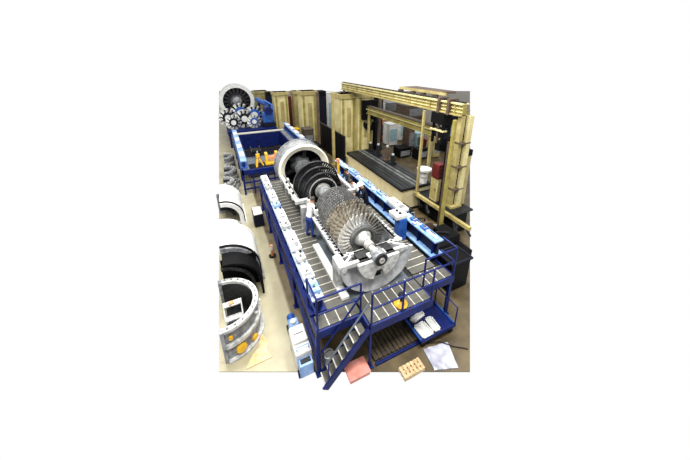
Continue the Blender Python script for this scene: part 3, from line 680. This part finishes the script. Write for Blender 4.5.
# yellow machines on the far platform's near walkway
for i, (px, py, sx_, sz_, lab) in enumerate(((259, 166, .50, .85, 'yellow tripod jack on the far platform, left one'), (272, 163, .85, .8, 'broad yellow lifting fixture on the far platform, right one'))):
    p = at(px, py, Z=FZ+.004)
    g = thing('lifting_jack', lab, 'jack', (p.x, p.y, FZ+.004))
    if i == 0:
        for a_ in (0, 2.1, 4.2): mk('leg', MB().bar((p.x+.3*math.cos(a_), p.y+.25*math.sin(a_), FZ+.02), (p.x, p.y, FZ+.7), .09, .09), 'yellow', g)
        mk('head', MB().cyl(.13, .62, .85, (p.x, p.y, FZ), 'Z', 12), 'yellow', g)
        mk('screw', MB().cyl(.05, .85, 1.05, (p.x, p.y, FZ), 'Z', 10), 'steel', g)
    else:
        mk('base', B(p.x-.45, p.x+.45, p.y-.3, p.y+.3, FZ+.006, FZ+.16), 'yellow', g, .02)
        mk('upright', B(p.x-.42, p.x-.25, p.y-.2, p.y+.2, FZ+.16, FZ+.8), 'yellow', g, .02); mk('upright', B(p.x+.25, p.x+.42, p.y-.2, p.y+.2, FZ+.16, FZ+.8), 'yellow', g, .02)
        mk('cradle', MB().ring(.42, .26, -.15, .15, (p.x, p.y, FZ+.75), 'Y', PI, 2*PI, 14), 'orange', g)
p = at(256, 156, Z=FZ)
g = thing('cable_drum', 'black hose drum lying on the far platform behind the yellow jack', 'hose drum', (p.x, p.y, FZ+.004))
mk('core', MB().tube([(p.x-.3, p.y, FZ+.38), (p.x+.3, p.y, FZ+.38)], .22, 16).sm(), 'rubber', g)
for sx_ in (-.32, .28): mk('side_disc', MB().tube([(p.x+sx_, p.y, FZ+.38), (p.x+sx_+.05, p.y, FZ+.38)], .37, 18), 'darksteel', g)
p = at(251, 141, Z=.06)
tag(mk('gas_bottle', MB().rev([(.001, 0), (.13, 0), (.14, .05), (.14, 1.0), (.06, 1.18), (.05, 1.3), (.001, 1.3)], (p.x, p.y, .064), 'Z', n=14).sm(), 'yellow'), 'slim yellow gas bottle standing in the pit of the far platform', 'gas bottle')

# second turbine behind
p = at(237, 101, Z=3.7); RX, RY, RZ = p.x, p.y, 3.7
tb = thing('work_platform', 'low dark blue platform under the second turbine at the back', 'platform', (2.7, 33.6, 0))
mk('deck', B(.3, 5.1, 28.6, 38.6, 1.5, 1.7), 'blue', tb)
for x in (.5, 2.6, 4.9):
    for yy in (28.9, 34, 38.4): mk('leg', B(x-.1, x+.1, yy-.1, yy+.1, 0, 1.5), 'blue', tb)
e2 = thing('exhaust_casing', 'white ring shaped exhaust casing at the back on the second platform', 'exhaust casing', (RX, RY, 1.7))
cR = (RX, RY, RZ)
mk('front_ring', MB().ring(1.98, 1.55, -.2, .2, cR, n=40).sm(), 'white', e2)
mk('outer_shell', MB().ring(1.9, 1.75, .2, 1.8, cR, n=40).sm(), 'castgrey', e2)
mk('inner_cone', MB().rev([(.001, -.4), (.5, -.3), (.75, .8), (.001, .8)], cR, n=24).sm(), 'castgrey', e2)
mk('inner_liner', MB().ring(1.6, .7, .3, .4, cR, n=40), 'navy', e2)
for i in range(18):
    a_ = 2*PI*i/18
    mk('vane', MB().bar((RX+.7*math.cos(a_), RY, RZ+.7*math.sin(a_)), (RX+1.56*math.cos(a_), RY, RZ+1.56*math.sin(a_)), .07, .25), 'darksteel', e2)
labs = ['white bladed wheel leftmost on the second platform', 'white bladed wheel in front of the back exhaust ring', 'white bladed wheel at the centre of the second platform', 'white bladed wheel right of centre on the second platform', 'smaller white bladed wheel at the front of the second platform', 'white bladed wheel on the right of the second platform']
for i, (wx, wy, r) in enumerate(((.6, 31.2, .95), (2.0, 33.2, 1.05), (2.1, 29.9, .95), (3.3, 31.5, 1.0), (1.0, 29.4, .75), (2.95, 29.35, .68))):
    p = Vector((wx, wy, 0)); c_ = (p.x, p.y, 1.715+r)
    g = thing('bladed_wheel', labs[i], 'bladed wheel', (p.x, p.y, 1.704), 'bladed wheels on the second platform')
    mk('hub', MB().cyl(r*.32, -.25, .25, c_, n=16).sm(), 'white', g)
    mk('rim', MB().ring(r*.6, r*.32, -.12, .12, c_, n=24).sm(), 'midblue' if i % 2 else 'navy', g)
    row_joined('blade_row', p.y, r*.55, r, 11, .42, 'castwhite', g, c=c_, th=.1)
    mk('back_disc', MB().ring(r*.85, r*.3, .15, .22, c_, n=20), 'navy', g)
p = Vector((4.5, 29.9, 0))
g = thing('pump_unit', 'blue pump unit with pipes at the right of the second platform', 'pump', (p.x, p.y, 1.704))
mk('base', B(p.x-.7, p.x+.6, p.y-.7, p.y+.7, 1.704, 2.1), 'navy', g, .03)
mk('body', B(p.x-.6, p.x+.5, p.y-.5, p.y+.5, 2.1, 3.2), 'midblue', g, .1)
mk('motor', MB().tube([(p.x, p.y-.8, 3.4), (p.x, p.y+.6, 3.4)], .4, 16).sm(), 'blue', g)
mk('pipe', MB().tube([(p.x+.45, p.y, 2.1), (p.x+.45, p.y, 3.9), (p.x-.2, p.y+.4, 4.3)], .14, 10).sm(), 'midblue', g)
p0, p1 = at(253, 105, Z=3.4), at(268, 115, Z=3.0)
g = thing('pipe_rack', 'light blue horizontal pipe manifold behind the bladed wheels', 'pipe', (4.3, 33.0, 1.704))
yy = 33.0; p1.x = 4.3
mk('pipe', MB().tube([(p1.x-.1, yy+2.6, 3.8), (p1.x+.6, yy, 3.5)], .28, 12).sm(), 'midblue', g)
mk('stand', B(p1.x+.4, p1.x+.65, yy+.1, yy+.35, 1.704, 3.3), 'blue', g); mk('stand', B(p1.x-.1, p1.x+.15, yy+1.9, yy+2.15, 1.704, 3.5), 'blue', g)

# ------------------------------------------------------------------ right: surface table
tt = thing('surface_table', 'long cream machine table with a dark slotted steel top', 'machine table', (9.6, 15, 0))
mk('base', B(8.62, 10.6, 11.36, 18.6, 0, 1.34), 'tablecream', tt, .02)
mk('plinth', B(8.56, 10.66, 11.3, 18.66, 0, .12), 'darksteel', tt)
mk('top_plate', B(8.52, 10.70, 11.26, 18.7, 1.34, 1.48), 'slab', tt, .01)
for i in range(7): mk('slot_strip', B(8.60+i*.305, 8.78+i*.305, 11.28, 18.68, 1.48, 1.50), 'slot' if i in (3, 4) else 'slab', tt)
def ontable(px, py): return at(px, py, Z=1.504)
p = ontable(424, 183); p.y = max(p.y, 11.5)
g = thing('drum', 'white upright drum with a wide lid at the near corner of the table', 'drum', (p.x, p.y, 1.504))
mk('body', MB().cyl(.22, 0, .8, (p.x, p.y, 1.504), 'Z', 18).sm(), 'white', g); mk('lid', MB().cyl(.42, .8, .9, (p.x, p.y, 1.504), 'Z', 20).sm(), 'white', g)
mk('band', MB().ring(.235, .2, .35, .42, (p.x, p.y, 1.504), 'Z', n=18), 'steel', g)
for i, (px, py, m, hh, lab) in enumerate(((396, 152, 'darksteel', .8, 'dark steel angle block on the machine table'), (404, 157, 'brown', 1.0, 'brown fixture post on the machine table'), (410, 160, 'darksteel', .6, 'black clamp block near the drum on the machine table'), (378, 143, 'darksteel', .6, 'small dark vice at the far part of the machine table'))):
    p = ontable(px, py)
    p.y = min(p.y, 18.2); p.x = min(p.x, 10.4)
    g = thing('fixture', lab, 'fixture', (p.x, p.y, 1.504))
    mk('foot', B(p.x-.25, p.x+.25, p.y-.2, p.y+.2, 1.504, 1.6), m, g, .01)
    mk('upright', B(p.x-.1, p.x+.12, p.y-.15, p.y+.15, 1.6, 1.504+hh), m, g, .02)
    mk('knob', MB().cyl(.09, hh, hh+.1, (p.x, p.y, 1.504), 'Z', 10), 'castwhite', g)

# ------------------------------------------------------------------ right: raised bed, columns, crane beams
bd = thing('machine_bed', 'raised black machine bed with a cream edge beam at the right', 'machine bed', (10.8, 9.1, 0))
mk('body', B(9.7, 10.6, 8.4, 11.1, 0, 1.1), 'black', bd, .02)
mk('edge_beam', B(9.36, 9.52, 7.2, 11.15, 1.02, 1.20), 'cream2', bd, .01)
mk('top_plate', B(9.52, 10.9, 8.35, 11.15, 1.10, 1.18), 'darksteel', bd)
for yy in (7.4, 8.2, 9.3, 10.4): mk('bracket', MB().bar((9.44, yy, 1.02), (9.8, yy, .5), .08, .08), 'darksteel', bd)
for i, (yy, r) in enumerate(((7.9, .2), (8.8, .26), (9.9, .22), (10.6, .18))):
    mk('pipe', MB().tube([(9.5, yy, .1+.15*i), (9.6, yy+.3, .5), (9.7, yy+.5, .8)], r*.6, 10).sm(), 'darksteel', bd)
col = thing('machine_column', 'tall cream machine column on the raised bed at the right edge', 'machine column', (10.05, 9.05, 1.18))
mk('front_post', B(9.90, 10.14, 9.0, 9.24, 1.184, 5.9), 'cream2', col, .01)
mk('rear_post', B(10.25, 10.50, 8.84, 9.1, 1.184, 5.9), 'cream', col, .01)
mk('slide_way', B(10.14, 10.25, 9.05, 9.2, 1.184, 5.9), 'black', col)
mk('base_shoe', B(9.85, 10.55, 8.8, 9.3, 1.184, 1.3), 'cream2', col)
for z in (2.2, 3.4, 4.6): mk('tie_band', B(9.88, 10.52, 8.83, 9.26, z, z+.06), 'brown', col)
cw = thing('machine_housing', 'broad cream machine housing with a dark top behind the right column', 'machine housing', (10.72, 9.7, 1.18))
mk('body', B(10.56, 10.88, 8.95, 10.4, 1.184, 3.9), 'cream2', cw, .02)
mk('top_cap', B(10.54, 10.9, 8.93, 10.45, 3.9, 4.2), 'black', cw, .02)
mk('seam', B(10.54, 10.56, 8.95, 10.4, 2.5, 2.53), 'brown', cw)
cab = thing('electrical_cabinet', 'cream electrical cabinet below the dark red box on the raised bed', 'cabinet', (9.9, 9.9, 1.18))
mk('body', B(9.66, 10.06, 9.75, 10.25, 1.184, 2.5), 'cream', cab, .015)
dr = mk('door', B(9.64, 9.66, 9.8, 10.2, 1.3, 2.4), 'cream2', cab); mk('door_handle', B(9.62, 9.64, 9.84, 9.87, 1.8, 1.95), 'darksteel', dr)
rbx = thing('switch_box', 'dark red box standing on the cream electrical cabinet', 'switch box', (9.85, 9.95, 2.5))
mk('body', B(9.60, 10.08, 9.72, 10.2, 2.504, 3.3), 'darkred', rbx, .02)
for i in range(3): mk('grille_bar', B(9.66, 10.02, 9.70, 9.72, 2.68+i*.2, 2.74+i*.2), 'brown', rbx)
def pole(lab, x, y, z0, z1, r, m='cream2'):
    g = thing('steel_post', lab, 'post', (x, y, z0))
    mk('shaft', B(x-r, x+r, y-r, y+r, z0, z1), m, g, .01); mk('base_plate', B(x-r*2, x+r*2, y-r*2, y+r*2, z0, z0+.03), m, g)
pole('black mast on the raised bed beside the right column', 9.72, 9.45, 1.204, 4.9, .07, 'black')
pole('slim cream post at the end of the raised bed beside the table', 9.44, 11.05, 1.204, 5.9, .06)
pole('slim cream post rising from the floor in front of the raised bed', 9.02, 8.55, 0, 5.9, .07, 'yellowbeam')
pole('thin dark post just behind the floor standing cream post', 9.25, 8.95, 0, 4.8, .045, 'brown')
# crane girder
gi = thing('crane_girder', 'upper yellow crane girder crossing the top right of the hall', 'girder', (10, 16, 5.9))
mk('web', B(9.88, 10.12, 9.0, 22.6, 5.92, 6.42), 'yellowbeam', gi)
mk('bottom_flange', B(9.76, 10.24, 9.0, 22.6, 5.9, 5.96), 'cream2', gi)
mk('top_flange', B(9.78, 10.24, 9.0, 22.6, 6.40, 6.47), 'cream', gi)
mk('crane_rail', B(9.94, 10.06, 9.0, 22.6, 6.47, 6.54), 'darksteel', gi)
for z in (6.05, 6.22): mk('rib', B(9.84, 9.88, 9.0, 22.6, z, z+.05), 'cream', gi)
for i in range(8): mk('stiffener', B(9.80, 9.88, 9.4+i*1.7, 9.44+i*1.7, 5.96, 6.40), 'yellowbeam', gi)
for yy in (10.35, 9.7):
    mk('clamp', B(9.70, 10.3, yy, yy+.14, 5.86, 6.6), 'brown', gi)
wk = thing('crane_walkway', 'brown walkway beam above the upper yellow girder', 'walkway', (10.7, 13, 6.4))
mk('deck', B(10.35, 11.6, 11.2, 14.6, 6.62, 6.74), 'brown', wk); mk('edge_strip', B(10.3, 10.35, 10.6, 14.6, 6.62, 6.76), 'cream2', wk)
for yy in (11.3, 12.3, 13.2, 14.4): mk('bracket', B(10.12, 10.5, yy, yy+.08, 6.47, 6.62), 'brown', wk)
for x, y_ in ((10.0, 22.4),):
    pole('cream post carrying the crane girder ' + ('beyond the table end' if y_ > 20 else 'above the table middle'), x+.78 if y_ < 20 else x, y_, 0, 5.9, .08)
g2 = thing('crane_girder', 'lower yellow girder below the upper crane girder', 'girder', (10.9, 15, 4.5))
mk('web', B(10.85, 11.0, 11.7, 19.6, 4.25, 4.8), 'yellowbeam', g2)
mk('bottom_flange', B(10.74, 11.1, 11.7, 19.6, 4.22, 4.28), 'cream2', g2); mk('top_flange', B(10.74, 11.1, 11.7, 19.6, 4.78, 4.84), 'brown', g2)
mk('edge_angle', B(10.70, 10.76, 11.7, 19.6, 4.55, 4.62), 'cream', g2)
for yy in (11.9, 19.4): mk('column', B(10.85, 11.0, yy, yy+.15, 0, 4.25), 'cream2', g2)
tr = thing('crane_trolley', 'black hoist trolley hanging under the upper girder at the right', 'hoist', (10.0, 10.2, 4.2))
mk('frame', B(9.72, 10.3, 9.95, 10.85, 5.3, 5.86), 'black', tr, .02)
for yy in (9.98, 10.3, 10.65): mk('hanger', B(9.78, 9.9, yy, yy+.1, 4.3, 5.3), 'black' if yy != 10.3 else 'brown', tr)
mk('cross_bar', B(9.72, 10.0, 9.9, 10.85, 4.95, 5.02), 'cream', tr)
mk('motor', MB().tube([(10.1, 10.1, 4.8), (10.1, 10.8, 4.8)], .28, 14).sm(), 'navy', tr)
mk('hook_block', B(9.85, 10.2, 10.15, 10.5, 3.9, 4.4), 'black', tr, .03)

# ------------------------------------------------------------------ machines behind the table
def dims(x0, x1, yb, yt, Yfix=None):
    b = at((x0+x1)/2, yb, Z=0)
    d = (b-EYE).dot(FW); wdt = (x1-x0)*d/F
    t = at((x0+x1)/2, yt, Y=b.y)
    return b.x, b.y, wdt, t.z
def colm(lab, x0, x1, yb, yt, dy, m='cream', cap='cream2', way=True):
    x, y, wd, h = dims(x0, x1, yb, yt)
    g = thing('machine_column', lab, 'machine column', (x, y, 0))
    mk('body', B(x-wd/2, x+wd/2, y, y+dy, 0, h), m, g, .03)
    mk('base', B(x-wd*.62, x+wd*.62, y-.2, y+dy+.1, 0, .35), 'darksteel', g, .03)
    if way:
        for s_ in (-.42, .30): mk('slide_way', B(x+wd*s_, x+wd*(s_+.12), y-.08, y, .35, h), 'yellowbeam', g)
    mk('side_cover', B(x-wd*.1, x+wd*.16, y-.05, y, h*.35, h*.8), 'cream2', g, .01)
    mk('head', B(x-wd*.56, x+wd*.56, y-.15, y+dy+.05, h*.93, h), cap, g, .03)
    return g
colm('wide cream machine column behind the far end of the table, left of the black bracket', 341, 356, 158, 94, 1.6)
gcol = colm('cream machine column carrying a round black bracket behind the table', 357, 373, 158, 93, 1.5, 'cream')
x, y, wd, h = dims(357, 373, 158, 93)
mk('spindle_bracket', MB().ring(.55, .3, -.35, 0, (x+.25, y-.1, h*.55), 'Y', PI*.9, PI*2.1, 20), 'black', gcol)
mk('spindle_head', B(x-.5, x+.9, y-.4, y, h*.62, h*.9), 'black', gcol, .05)
colm('cream column standing left of the dark screen', 304, 319, 147, 91, 1.3)
colm('pale cream column left of the yellow crate at the back', 278, 291, 138, 92, 1.3)
colm('narrow cream column farthest back beside the second platform', 258, 270, 124, 91, 1.6, 'cream2')
colm('dim cream column between the back columns', 296, 304, 134, 91, 1.2, 'cream2', way=False)
# black gaps between columns: machine bodies
for i, (x0, x1, yb, yt, lab, m) in enumerate(((270, 279, 129, 92, 'black machine block between the two farthest cream columns', 'black'), (290, 297, 130, 96, 'maroon cabinet at the back between cream columns', 'darkred'), (319, 328, 142, 91, 'black tall cabinet right of the screen post', 'black'),
                                             (373, 382, 150, 97, 'black machine column beside the round bracket', 'black'), (250, 260, 118, 92, 'black cabinet behind the second turbine ring', 'black'))):
    x, y, wd, h = dims(x0, x1, yb, yt)
    g = thing('machine_cabinet', lab, 'cabinet', (x, y, 0))
    mk('body', B(x-wd/2, x+wd/2, y, y+1.2, 0, h), m, g, .04); mk('door', B(x-wd*.42, x+wd*.42, y-.04, y, h*.08, h*.9), 'navy' if m == 'black' else m, g, .01)
    mk('plinth', B(x-wd*.54, x+wd*.54, y-.1, y+1.25, 0, .12), 'darksteel', g)
# dark screen fence
a_, b_ = at(314, 146, Z=0), at(345, 163, Z=0); xs_ = (a_.x+b_.x)/2; ztop = at(314, 119, X=xs_).z
ya, yb_ = at(345, 155, X=xs_).y, at(314, 142, X=xs_).y
scn = thing('screen_fence', 'black screen fence of upright panels in front of the cream columns', 'screen', (xs_, (ya+yb_)/2, 0))
n = 6
for i in range(n):
    y0 = ya+(yb_-ya)*i/n; y1 = ya+(yb_-ya)*(i+1)/n
    mk('panel', B(xs_-.02, xs_+.02, y0+.05, y1-.05, .1, ztop), 'black', scn); mk('panel_post', B(xs_-.04, xs_+.04, y0-.03, y0+.03, 0, ztop+.05), 'darksteel', scn)
mk('top_rail', B(xs_-.03, xs_+.03, ya, yb_, ztop, ztop+.06), 'darkwood', scn)
# cream posts in front
for px, yb2, yt2, lab, m in ((334, 164, 92, 'slender cream post in front of the screen, right end', 'cream2'), (320, 160, 92, 'slender brown post in front of the screen, left end', 'brown'), (378, 160, 98, 'brown slender post behind the machine table', 'brown')):
    x, y, wd, h = dims(px-1.2, px+1.2, yb2, yt2); pole(lab, x, y, 0, h, wd/2, m)
# low cream wall rail left of table
p0 = at(337, 148, Z=.9); p1 = at(347, 156, Z=.9)
tag(mk('kerb_beam', B(p1.x-.1, p1.x+.1, 18.9, 21.6, 0, .9), 'cream', None, .02), 'low cream kerb beam continuing past the far end of the table', 'kerb beam')
ys = thing('yellow_stand', 'yellow upright stand with an orange top by the far right track beam', 'stand', (5.55, 13.4, DK))
mk('post', B(5.50, 5.62, 13.3, 13.42, DK+.006, 2.9), 'yellow', ys); mk('top', MB().cyl(.1, 2.9, 3.1, (5.56, 13.36, 0), 'Z', 12), 'orange', ys); mk('foot', B(5.4, 5.72, 13.2, 13.52, DK+.004, DK+.04), 'yellow', ys)
# clutter seen behind the table and to the right
def crate(lab, x0, x1, yb, yt, m, dy=1.0, kind='crate'):
    x, y, wd, h = dims(x0, x1, yb, yt)
    g = thing(kind, lab, kind.replace('_', ' '), (x, y, 0))
    mk('body', B(x-wd/2, x+wd/2, y, y+dy, .1, h), m, g, .03); mk('lid', B(x-wd*.52, x+wd*.52, y-.04, y+dy+.04, h, h+.08), m, g, .01)
    for s_ in (-.4, .3): mk('skid', B(x+wd*s_, x+wd*(s_+.12), y, y+dy, 0, .1), 'darkwood', g)
    mk('front_panel', B(x-wd*.4, x+wd*.4, y-.03, y, h*.25, h*.8), 'castgrey' if m != 'white' else 'teal', g)
crate('pale orange crate far behind the table, under the lower girder', 374, 386, 141, 121, 'orange', 1.5)
crate('white cabinet far behind the table with a teal panel', 388, 398, 146, 125, 'white', 1.2, 'cabinet')
crate('white cabinet taller and farther right behind the table', 399, 406, 141, 119, 'white', 1.2, 'cabinet')
crate('dark brown cabinet between the white cabinets and the slim post', 407, 414, 152, 128, 'brown', 1.0, 'cabinet')
crate('pale teal cabinet behind the drum on the table', 415, 424, 148, 134, 'teal', 1.2, 'cabinet')
crate('dark red crate behind the drum, under the hoist', 424, 432, 152, 140, 'darkred', 1.0)
crate('cream cabinet beneath the hoist trolley', 432, 440, 158, 138, 'cream2', 1.0, 'cabinet')
crate('low grey crate far away between the two girders', 388, 404, 112, 103, 'castgrey', 3.0)
crate('long brown crate far away between the two girders', 405, 428, 119, 106, 'brown', 3.0)
crate('white crate far away at the left end between the girders', 372, 386, 114, 104, 'white', 3.0)
crate('white machine far back between the cream columns', 328, 342, 136, 93, 'white', 1.2, 'machine_cabinet')
crate('black machine under the hoist at the right edge', 445, 458, 152, 118, 'black', 1.0, 'machine_cabinet')
crate('cream far machine behind the right column', 456, 466, 146, 112, 'cream2', 1.0, 'machine_cabinet')
crate('yellow crate at the back between the far platform and the columns', 293, 301, 142, 130, 'yellow', 1.0)
crate('black crate right of the far platform below the columns', 312, 322, 165, 146, 'black', 1.2)
crate('brown crate right of the far platform near the back column', 306, 315, 155, 130, 'darkwood', 1.2)
# dark machinery in the right gap between platform and bed
dm = thing('drive_unit', 'black drive unit with a round flywheel on the floor right of the platform', 'machine', (7.9, 8.2, 0))
mk('bed_plate', B(6.9, 9.2, 6.7, 8.3, 0, .4), 'black', dm, .03)
mk('bed_plate', B(6.9, 8.5, 8.3, 11.0, 0, .35), 'black', dm, .03)
mk('gear_case', B(7.1, 8.2, 6.9, 7.9, .35, 1.0), 'black', dm, .06)
mk('flywheel', MB().ring(.46, .2, 8.2, 8.35, (7.8, 0, .85), n=24).sm(), 'brown', dm)
mk('flywheel_hub', MB().cyl(.2, 8.1, 8.4, (7.8, 0, .85), n=16), 'darksteel', dm)
mk('motor', MB().tube([(7.7, 8.7, .75), (7.7, 9.7, .75)], .38, 16).sm(), 'navy', dm)
mk('side_case', B(8.2, 8.9, 7.2, 8.2, .4, 1.0), 'black', dm, .04)
mk('tail_case', B(7.2, 8.4, 9.9, 10.8, .35, .95), 'darksteel', dm, .05)
for i in range(4): mk('hydraulic_pipe', MB().tube([(8.3, 7.3+.8*i, .35), (8.35, 7.4+.8*i, 1.15-.1*i), (8.0, 7.8+.8*i, 1.0-.1*i)], .05, 8).sm(), 'castgrey' if i % 2 else 'darksteel', dm)
db = thing('dark_bin', 'black steel bin beside the guard rail at the right edge', 'bin', (7.4, 5.95, 0))
mk('body', B(6.75, 7.7, 5.6, 6.35, .05, 1.35), 'black', db, .03); mk('rim', MB().box(6.7, 7.75, 5.55, 5.62, 1.3, 1.38).box(6.7, 7.75, 6.33, 6.4, 1.3, 1.38).box(6.7, 6.77, 5.62, 6.33, 1.3, 1.38).box(7.68, 7.75, 5.62, 6.33, 1.3, 1.38), 'navy', db)
for x in (6.9, 7.5):
    for yy in (5.7, 6.2): mk('foot', B(x, x+.08, yy, yy+.08, 0, .05), 'darksteel', db)

crate('black low crate on the floor right behind the machine table', 398, 412, 158, 149, 'black', 1.0)
crate('brown far crate under the lower girder end', 413, 426, 137, 126, 'brown', 1.2)
crate('black low crate between drum and hoist on the far floor', 416, 428, 160, 150, 'black', .8)
